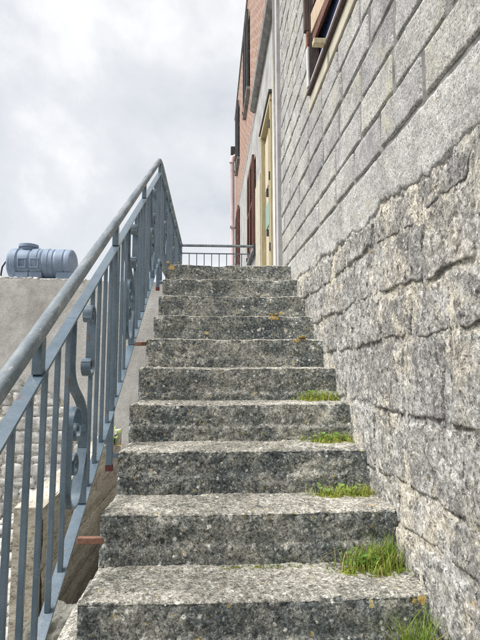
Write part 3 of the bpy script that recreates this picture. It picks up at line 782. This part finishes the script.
# ------------------------------------------------------------------ neighbour's building with the tank
NY = 8.5
nb = thing('neighbouring_building', 'low flat-roofed neighbouring building with flaking pale render over rubble stone', 'building')
TOP = lambda x: E+1.655-.022*(x+3.5)
MB().add([(-9, NY+.025, 0), (-.62, NY+.025, 0), (-.62, NY+.025, TOP(-.62)-.03), (-9, NY+.025, TOP(-9)-.03), (-9, 13, 0), (-.62, 13, 0), (-.62, 13, TOP(-.62)-.03), (-9, 13, TOP(-9)-.03)],
         [(0, 1, 2, 3), (5, 4, 7, 6), (1, 5, 6, 2), (4, 0, 3, 7), (3, 2, 6, 7)]).build('rubble_core', 'mortar', nb)
core = nb.children[0]
# flaking render: lower edge wanders, dropping to the right
def low(x):
    a = np.interp(x, [-9, -4.2, -3.6, -3.0, -2.55, -2.2, -1.7, -.62], [E-.2, E-.15, E-.10, E-.12, E-.25, E-.75, E-1.6, E-2.0])
    return a+.16*fr(x, 2, 0, 1.7, 5, .7)
V, F = [], []; nx, nz = 300, 46
for i in range(nx+1):
    x = -9+8.38*i/nx; a, b = max(.0, low(x)), TOP(x)+.02*fr(x, 0, 5, 4, 3)
    for j in range(nz+1):
        t = j/nz; z = a+(b-a)*t
        o = .035+.010*fr(x, z, 3, 1.5, 4)+.004*fr(x, z, 6, 9, 3)
        if t == 0: o = -.06
        V.append((x, NY-o+.03, z))
w = nz+1
for i in range(nx):
    for j in range(nz): F.append((i*w+j, i*w+w+j, i*w+w+j+1, i*w+j+1))
mk('render_coat', V, F, 'render', nb, True)
z = .0; k = 0
while z < E+.1:
    h = random.uniform(.12, .24); x = -5.0+random.uniform(-.2, 0)
    while x < -1.2:
        ww = random.uniform(.16, .48)
        if z < low(x+ww/2)+.1:
            v, f = rock(x+ww/2, NY+.06, z+h/2, ww*.60, .060+random.uniform(0, .03), h*.60, k+.5, 3, .26, .93); mk('rubble_stone', v, f, 'oldstone', core, True); k += 1
        x += ww
    z += h
x = -6.0                                        # broken stones along the wall top
while x < -.7:
    s = random.uniform(.05, .14)
    v, f = rock(x, NY+random.uniform(.05, .16), TOP(x)+.005, s*.75, .09, random.uniform(.025, .05), x*7, 2, .3); mk('loose_stone', v, f, 'oldstone', nb); x += s*1.15
MB().box(-8.95, -.64, NY+.3, 12.95, E+1.5, E+1.60).build('roof_slab', 'concrete', nb)

# ---- water tank
tank = thing('water_tank', 'horizontal ribbed blue-grey plastic water tank lying on the neighbouring wall top', 'tank')
xa, _, _ = on_y(8, 276, NY+.35); xb, _, _ = on_y(76, 276, NY+.35)
zb_ = TOP((xa+xb)/2)+.05; R = .275; cx, cz, cy = (xa+xb)/2, zb_+R, NY+.36
Lh = (xb-xa)/2
def rad(t):                                     # t -1..1 along the barrel
    a = abs(t); r = R
    if a > .86: r = R*math.sqrt(max(0, 1-((a-.86)/.145)**2))*.25+R*.75*math.sqrt(max(0, 1-((a-.86)/.14)**2)) if a < 1 else 0.0
    for c in (-.62, -.27, .08, .42, .72):
        d = abs(t-c)
        if d < .035: r -= .014*(1-(d/.035)**2)
    if -.80 < t < -.66 or -.235 < t < -.04 or .12 < t < .26: r += .010
    return max(r, 0)
ts = sorted(set(list(np.linspace(-1, 1, 121)))); n = 40; V, F = [], []
for t in ts:
    r = rad(t)
    for j in range(n): V.append((cx+t*Lh, cy+r*math.cos(2*math.pi*j/n), cz+r*math.sin(2*math.pi*j/n)))
for i in range(len(ts)-1):
    for j in range(n): F.append((i*n+j, i*n+(j+1) % n, (i+1)*n+(j+1) % n, (i+1)*n+j))
autosmooth(mk('barrel', V, F, 'tank', tank), 35)
MB().tube([(xa+.33, cy, cz+R-.03), (xa+.33, cy, cz+R+.02), (xa+.33, cy, cz+R+.022), (xa+.33, cy, cz+R+.075), (xa+.33, cy, cz+R+.088)], [.15, .15, .17, .165, .12], 28).build('lid', 'tank', tank)
for t in (-.45, -.10+.0):
    x = cx+t*Lh
    mb = MB(); 
    for (p, q, r_, s) in ((-.075, .075, .06, .085), (-.075, .075, -.085, -.06), (-.075, -.05, -.06, .06), (.05, .075, -.06, .06)): mb.box(x+p, x+q, cy-R-.016, cy-R*.8, cz-.03+r_, cz-.03+s, .004)
    mb.build('moulded_frame', 'tank', tank)
    MB().box(x-.12, x+.12, cy-R*.86, cy+R*.86, zb_-.015, zb_+.10, .012).build('foot', 'tank', tank)
MB().box(cx+.30, cx+.56, cy-R*.86, cy+R*.86, zb_-.015, zb_+.10, .012).build('foot', 'tank', tank)
MB().box(xa+.02, xb-.02, cy-.24, cy+.24, zb_-.05, zb_-.012, .006).build('skid', 'white', tank)
MB().tube([(xa+.03, cy, cz+.05), (xa-.05, cy-.02, cz+.04), (xa-.09, cy-.05, cz-.06), (xa-.10, cy-.06, cz-.18), (xa-.10, cy-.07, zb_-.06)], .014, 8).build('hose', 'black', tank, True)

# ---- white drain pipe on the lane
a = on_z(-6, 534, .075); b = on_z(22, 520, .075); c = on_y(33, 514, NY-.14); d = on_y(33, 491, NY-.14)
pp = thing('drain_pipe', 'white plastic pipe along the lane rising to a capped stub', 'pipe')
MB().tube([(a[0]-.9, a[1]-.5, .075), a, b, (c[0], c[1], .09), (c[0], c[1], .20), (d[0], d[1], d[2])], .055, 12).build('pipe_run', 'pipe', pp, True)
MB().tube([(d[0], d[1], d[2]-.05), (d[0], d[1], d[2]+.02), (d[0], d[1], d[2]+.035)], [.075, .078, .05], 14).build('cap', 'pipe', pp, True)

# ---- board-marked garden wall left of the stairs
gw = thing('garden_wall', 'low brown board-marked concrete wall left of the stairs behind the railing', 'wall')
gy0, gy1, gx = 1.98, 3.62, -.62
zt = lambda y: E-.48+.075*(y-2.05)
nbrd = 8; hb = (E-.42)/nbrd
for i in range(9):
    za, zb2 = i*.215, (i+1)*.215-.006
    V, F = [], []; ny = 40; nz_ = 6
    for a_ in range(ny+1):
        y = gy0+(gy1-gy0)*a_/ny
        for b_ in range(nz_+1):
            z = za+(zb2-za)*b_/nz_; z = min(z, zt(y)+.01*fr(y, 1, 1, 6, 3))
            o = .004*fr(y, z, i, 5, 4)+.0025*fr(y*.3, z, i, 40, 3)+random.Random(i).uniform(-.006, .006)
            if b_ in (0, nz_): o -= .008
            V.append((gx+o, y, z))
    w = nz_+1
    for a_ in range(ny):
        for b_ in range(nz_): F.append((a_*w+b_, a_*w+w+b_, a_*w+w+b_+1, a_*w+b_+1))
    mk('board_course', V, F, 'boards', gw, True)
mb = MB(); mb.add([(gx-.11, gy0-.002, 0), (gx-.008, gy0-.002, 0), (gx-.008, gy1, 0), (gx-.11, gy1, 0), (gx-.11, gy0-.002, zt(gy0)), (gx-.008, gy0-.002, zt(gy0)), (gx-.008, gy1, zt(gy1)), (gx-.11, gy1, zt(gy1))],
    [(3, 2, 1, 0), (4, 5, 6, 7), (0, 1, 5, 4), (1, 2, 6, 5), (2, 3, 7, 6), (3, 0, 4, 7)]); mb.build('wall_core', 'boards', gw)

# ---- mossy stone pier at the foot of the garden wall
pier = thing('stone_pier', 'squat mossy boulder pier beside the lowest step under the railing', 'stone')
x, y, z = on_y(62, 612, 1.78)
v, f = rock(x-.015, 1.80, z-.12, .085, .16, .135, 3, 5, .22); mk('boulder', v, f, 'mossrock', pier, True)
v, f = rock(x-.02, 1.80, (z-.2)/2, .10, .17, (z-.2)/2*1.2, 14, 4, .12); mk('pier_base', v, f, 'mossrock', pier, True)

# ------------------------------------------------------------------ plants on the steps
def blades(cx, cy, cz, sx, sy, n, h0, h1, lean=.5, seed=0):
    R_ = random.Random(seed); V, F = [], []
    for _ in range(n):
        x = cx+R_.gauss(0, .42)*sx; y = cy+R_.gauss(0, .42)*sy
        h = R_.uniform(h0, h1); a = R_.uniform(0, 2*math.pi); w = R_.uniform(.0012, .0026); l = R_.uniform(.1, lean)*h
        dx, dy = math.cos(a), math.sin(a); px, py = -dy, dx
        b = len(V); sg = 4
        for i in range(sg+1):
            t = i/sg; ww = w*(1-t**1.6)
            ox, oy, oz = dx*l*t*t, dy*l*t*t, h*t*(1-.18*t)
            V += [(x+ox-px*ww, y+oy-py*ww, cz+oz-.004), (x+ox+px*ww, y+oy+py*ww, cz+oz-.004)]
        F += [(b+2*i, b+2*i+1, b+2*i+3, b+2*i+2) for i in range(sg)]
    return V, F
def leaves(cx, cy, cz, sx, sy, n, r0, r1, hmax, seed):
    R_ = random.Random(seed); V, F = [], []
    for _ in range(n):
        x = cx+R_.gauss(0, .4)*sx; y = cy+R_.gauss(0, .4)*sy; z = cz+R_.uniform(.008, hmax); r = R_.uniform(r0, r1); a = R_.uniform(0, 6.28)
        nrm = Vector((R_.uniform(-.6, .4), R_.uniform(-.9, .2), 1)).normalized(); u = nrm.orthogonal().normalized(); u.rotate(__import__('mathutils').Quaternion(nrm, a)); v_ = nrm.cross(u)
        b = len(V); V.append((x, y, z-.002))
        for i in range(9):
            t = 2*math.pi*i/9; q = r*(1+.25*math.cos(t)); P = Vector((x, y, z))+u*q*math.cos(t)+v_*q*.75*math.sin(t)+nrm*r*.18*math.cos(2*t); V.append(tuple(P))
        F += [(b, b+1+i, b+1+(i+1) % 9) for i in range(9)]
        c = len(V); V += [(x-.0012, y, cz-.003), (x+.0012, y, cz-.003), (x, y, z)]; F.append((c, c+1, c+2))
    return V, F
def moss(cx, cy, cz, sx, sy, h, seed):
    V, F = [], []; nu, nv = 56, 34
    for j in range(nv+1):
        for i in range(nu+1):
            u, v = i/nu*2-1, j/nv*2-1
            rr = u*u+v*v; k_ = max(0, 1-rr-1.1*max(0, fr(u, v, seed, 2.2, 4)+.1))
            x, y = cx+u*sx, cy+v*sy
            V.append((x, y, cz-.008+h*min(1, k_*1.6)*(.60+.7*fr(x, y, seed, 40, 4))))
    w = nu+1
    for j in range(nv):
        for i in range(nu): F.append((j*w+i, j*w+i+1, j*w+w+i+1, j*w+w+i))
    return V, F
GRP = 'grass tufts growing where the steps meet the wall'
def tuft(n, x, y, sx, sy, nb_, h0, h1, label, nl=0, seed=1, mh=.022):
    z = Z1+n*RISE+.0
    t = thing('grass_tuft', label, 'grass tuft', GRP)
    v, f = moss(x, y, z, sx, sy, mh, seed); mk('moss_cushion', v, f, 'moss', t, True)
    v, f = blades(x, y, z+.004, sx, sy*.8, nb_, h0, h1, .7, seed); mk('blades', v, f, 'grass', t)['kind'] = 'stuff'
    v, f = blades(x, y-.008, z+.004, sx*1.05, sy, nb_//2, h0*.4, h0*.9+.006, 1.2, seed+50); mk('short_blades', v, f, 'grass', t)['kind'] = 'stuff'
    v, f = blades(x, y, z+.004, sx, sy*.9, nb_//5, h0, h1*.9, 1.4, seed+90); mk('dry_blades', v, f, 'straw', t)['kind'] = 'stuff'
    if nl: v, f = leaves(x-.02, y, z+.004, sx*.8, sy*.6, nl, .006, .012, h1*.65, seed); mk('leaves', v, f, 'leaf', t)['kind'] = 'stuff'
def at(n, a, b): p = on_z(a, b, Z1+n*RISE); return p[0], p[1]
back = lambda n: Y1+(n+1)*RUN-.035
tuft(-1, .60, back(-1)-.03, .08, .07, 190, .09, .23, 'tall grass at the wall below the lowest step, bottom right corner', 0, 11)
tuft(0, .555, back(0)-.035, .14, .085, 300, .025, .10, 'large grass tuft with leafy weeds on the lowest full step', 34, 12, .026)
tuft(0, .60, back(0)-.02, .055, .05, 80, .07, .15, 'tall upright grass blades against the wall on the lowest full step', 0, 19)
tuft(1, .555, back(1)-.02, .17, .055, 260, .015, .06, 'low mossy grass strip on the second step from the bottom', 14, 13)
tuft(2, .565, back(2)-.02, .13, .055, 220, .015, .06, 'bright green moss and grass on the third step from the bottom', 24, 14, .034)
tuft(3, .565, back(3)-.02, .14, .055, 240, .02, .075, 'topmost green grass patch, on the fourth step from the bottom', 26, 15, .034)
tuft(0, .18, back(0)+.0, .22, .022, 60, .004, .014, 'thin dry moss line along the back of the lowest full step', 0, 16, .010)
# fern on the end of the garden wall
x, y, z = on_x(113, 434, -.60)
fern = thing('fern_plant', 'small green fern growing beside the railing post on the garden wall', 'plant')
v, f = blades(x-.03, y, zt(y)-.01, .05, .16, 110, .04, .16, 1.1, 5); mk('fronds', v, f, 'frond', fern)['kind'] = 'stuff'
v, f = leaves(x-.03, y, zt(y)-.01, .06, .16, 50, .008, .018, .11, 9); mk('leaves', v, f, 'leaf', fern)['kind'] = 'stuff'
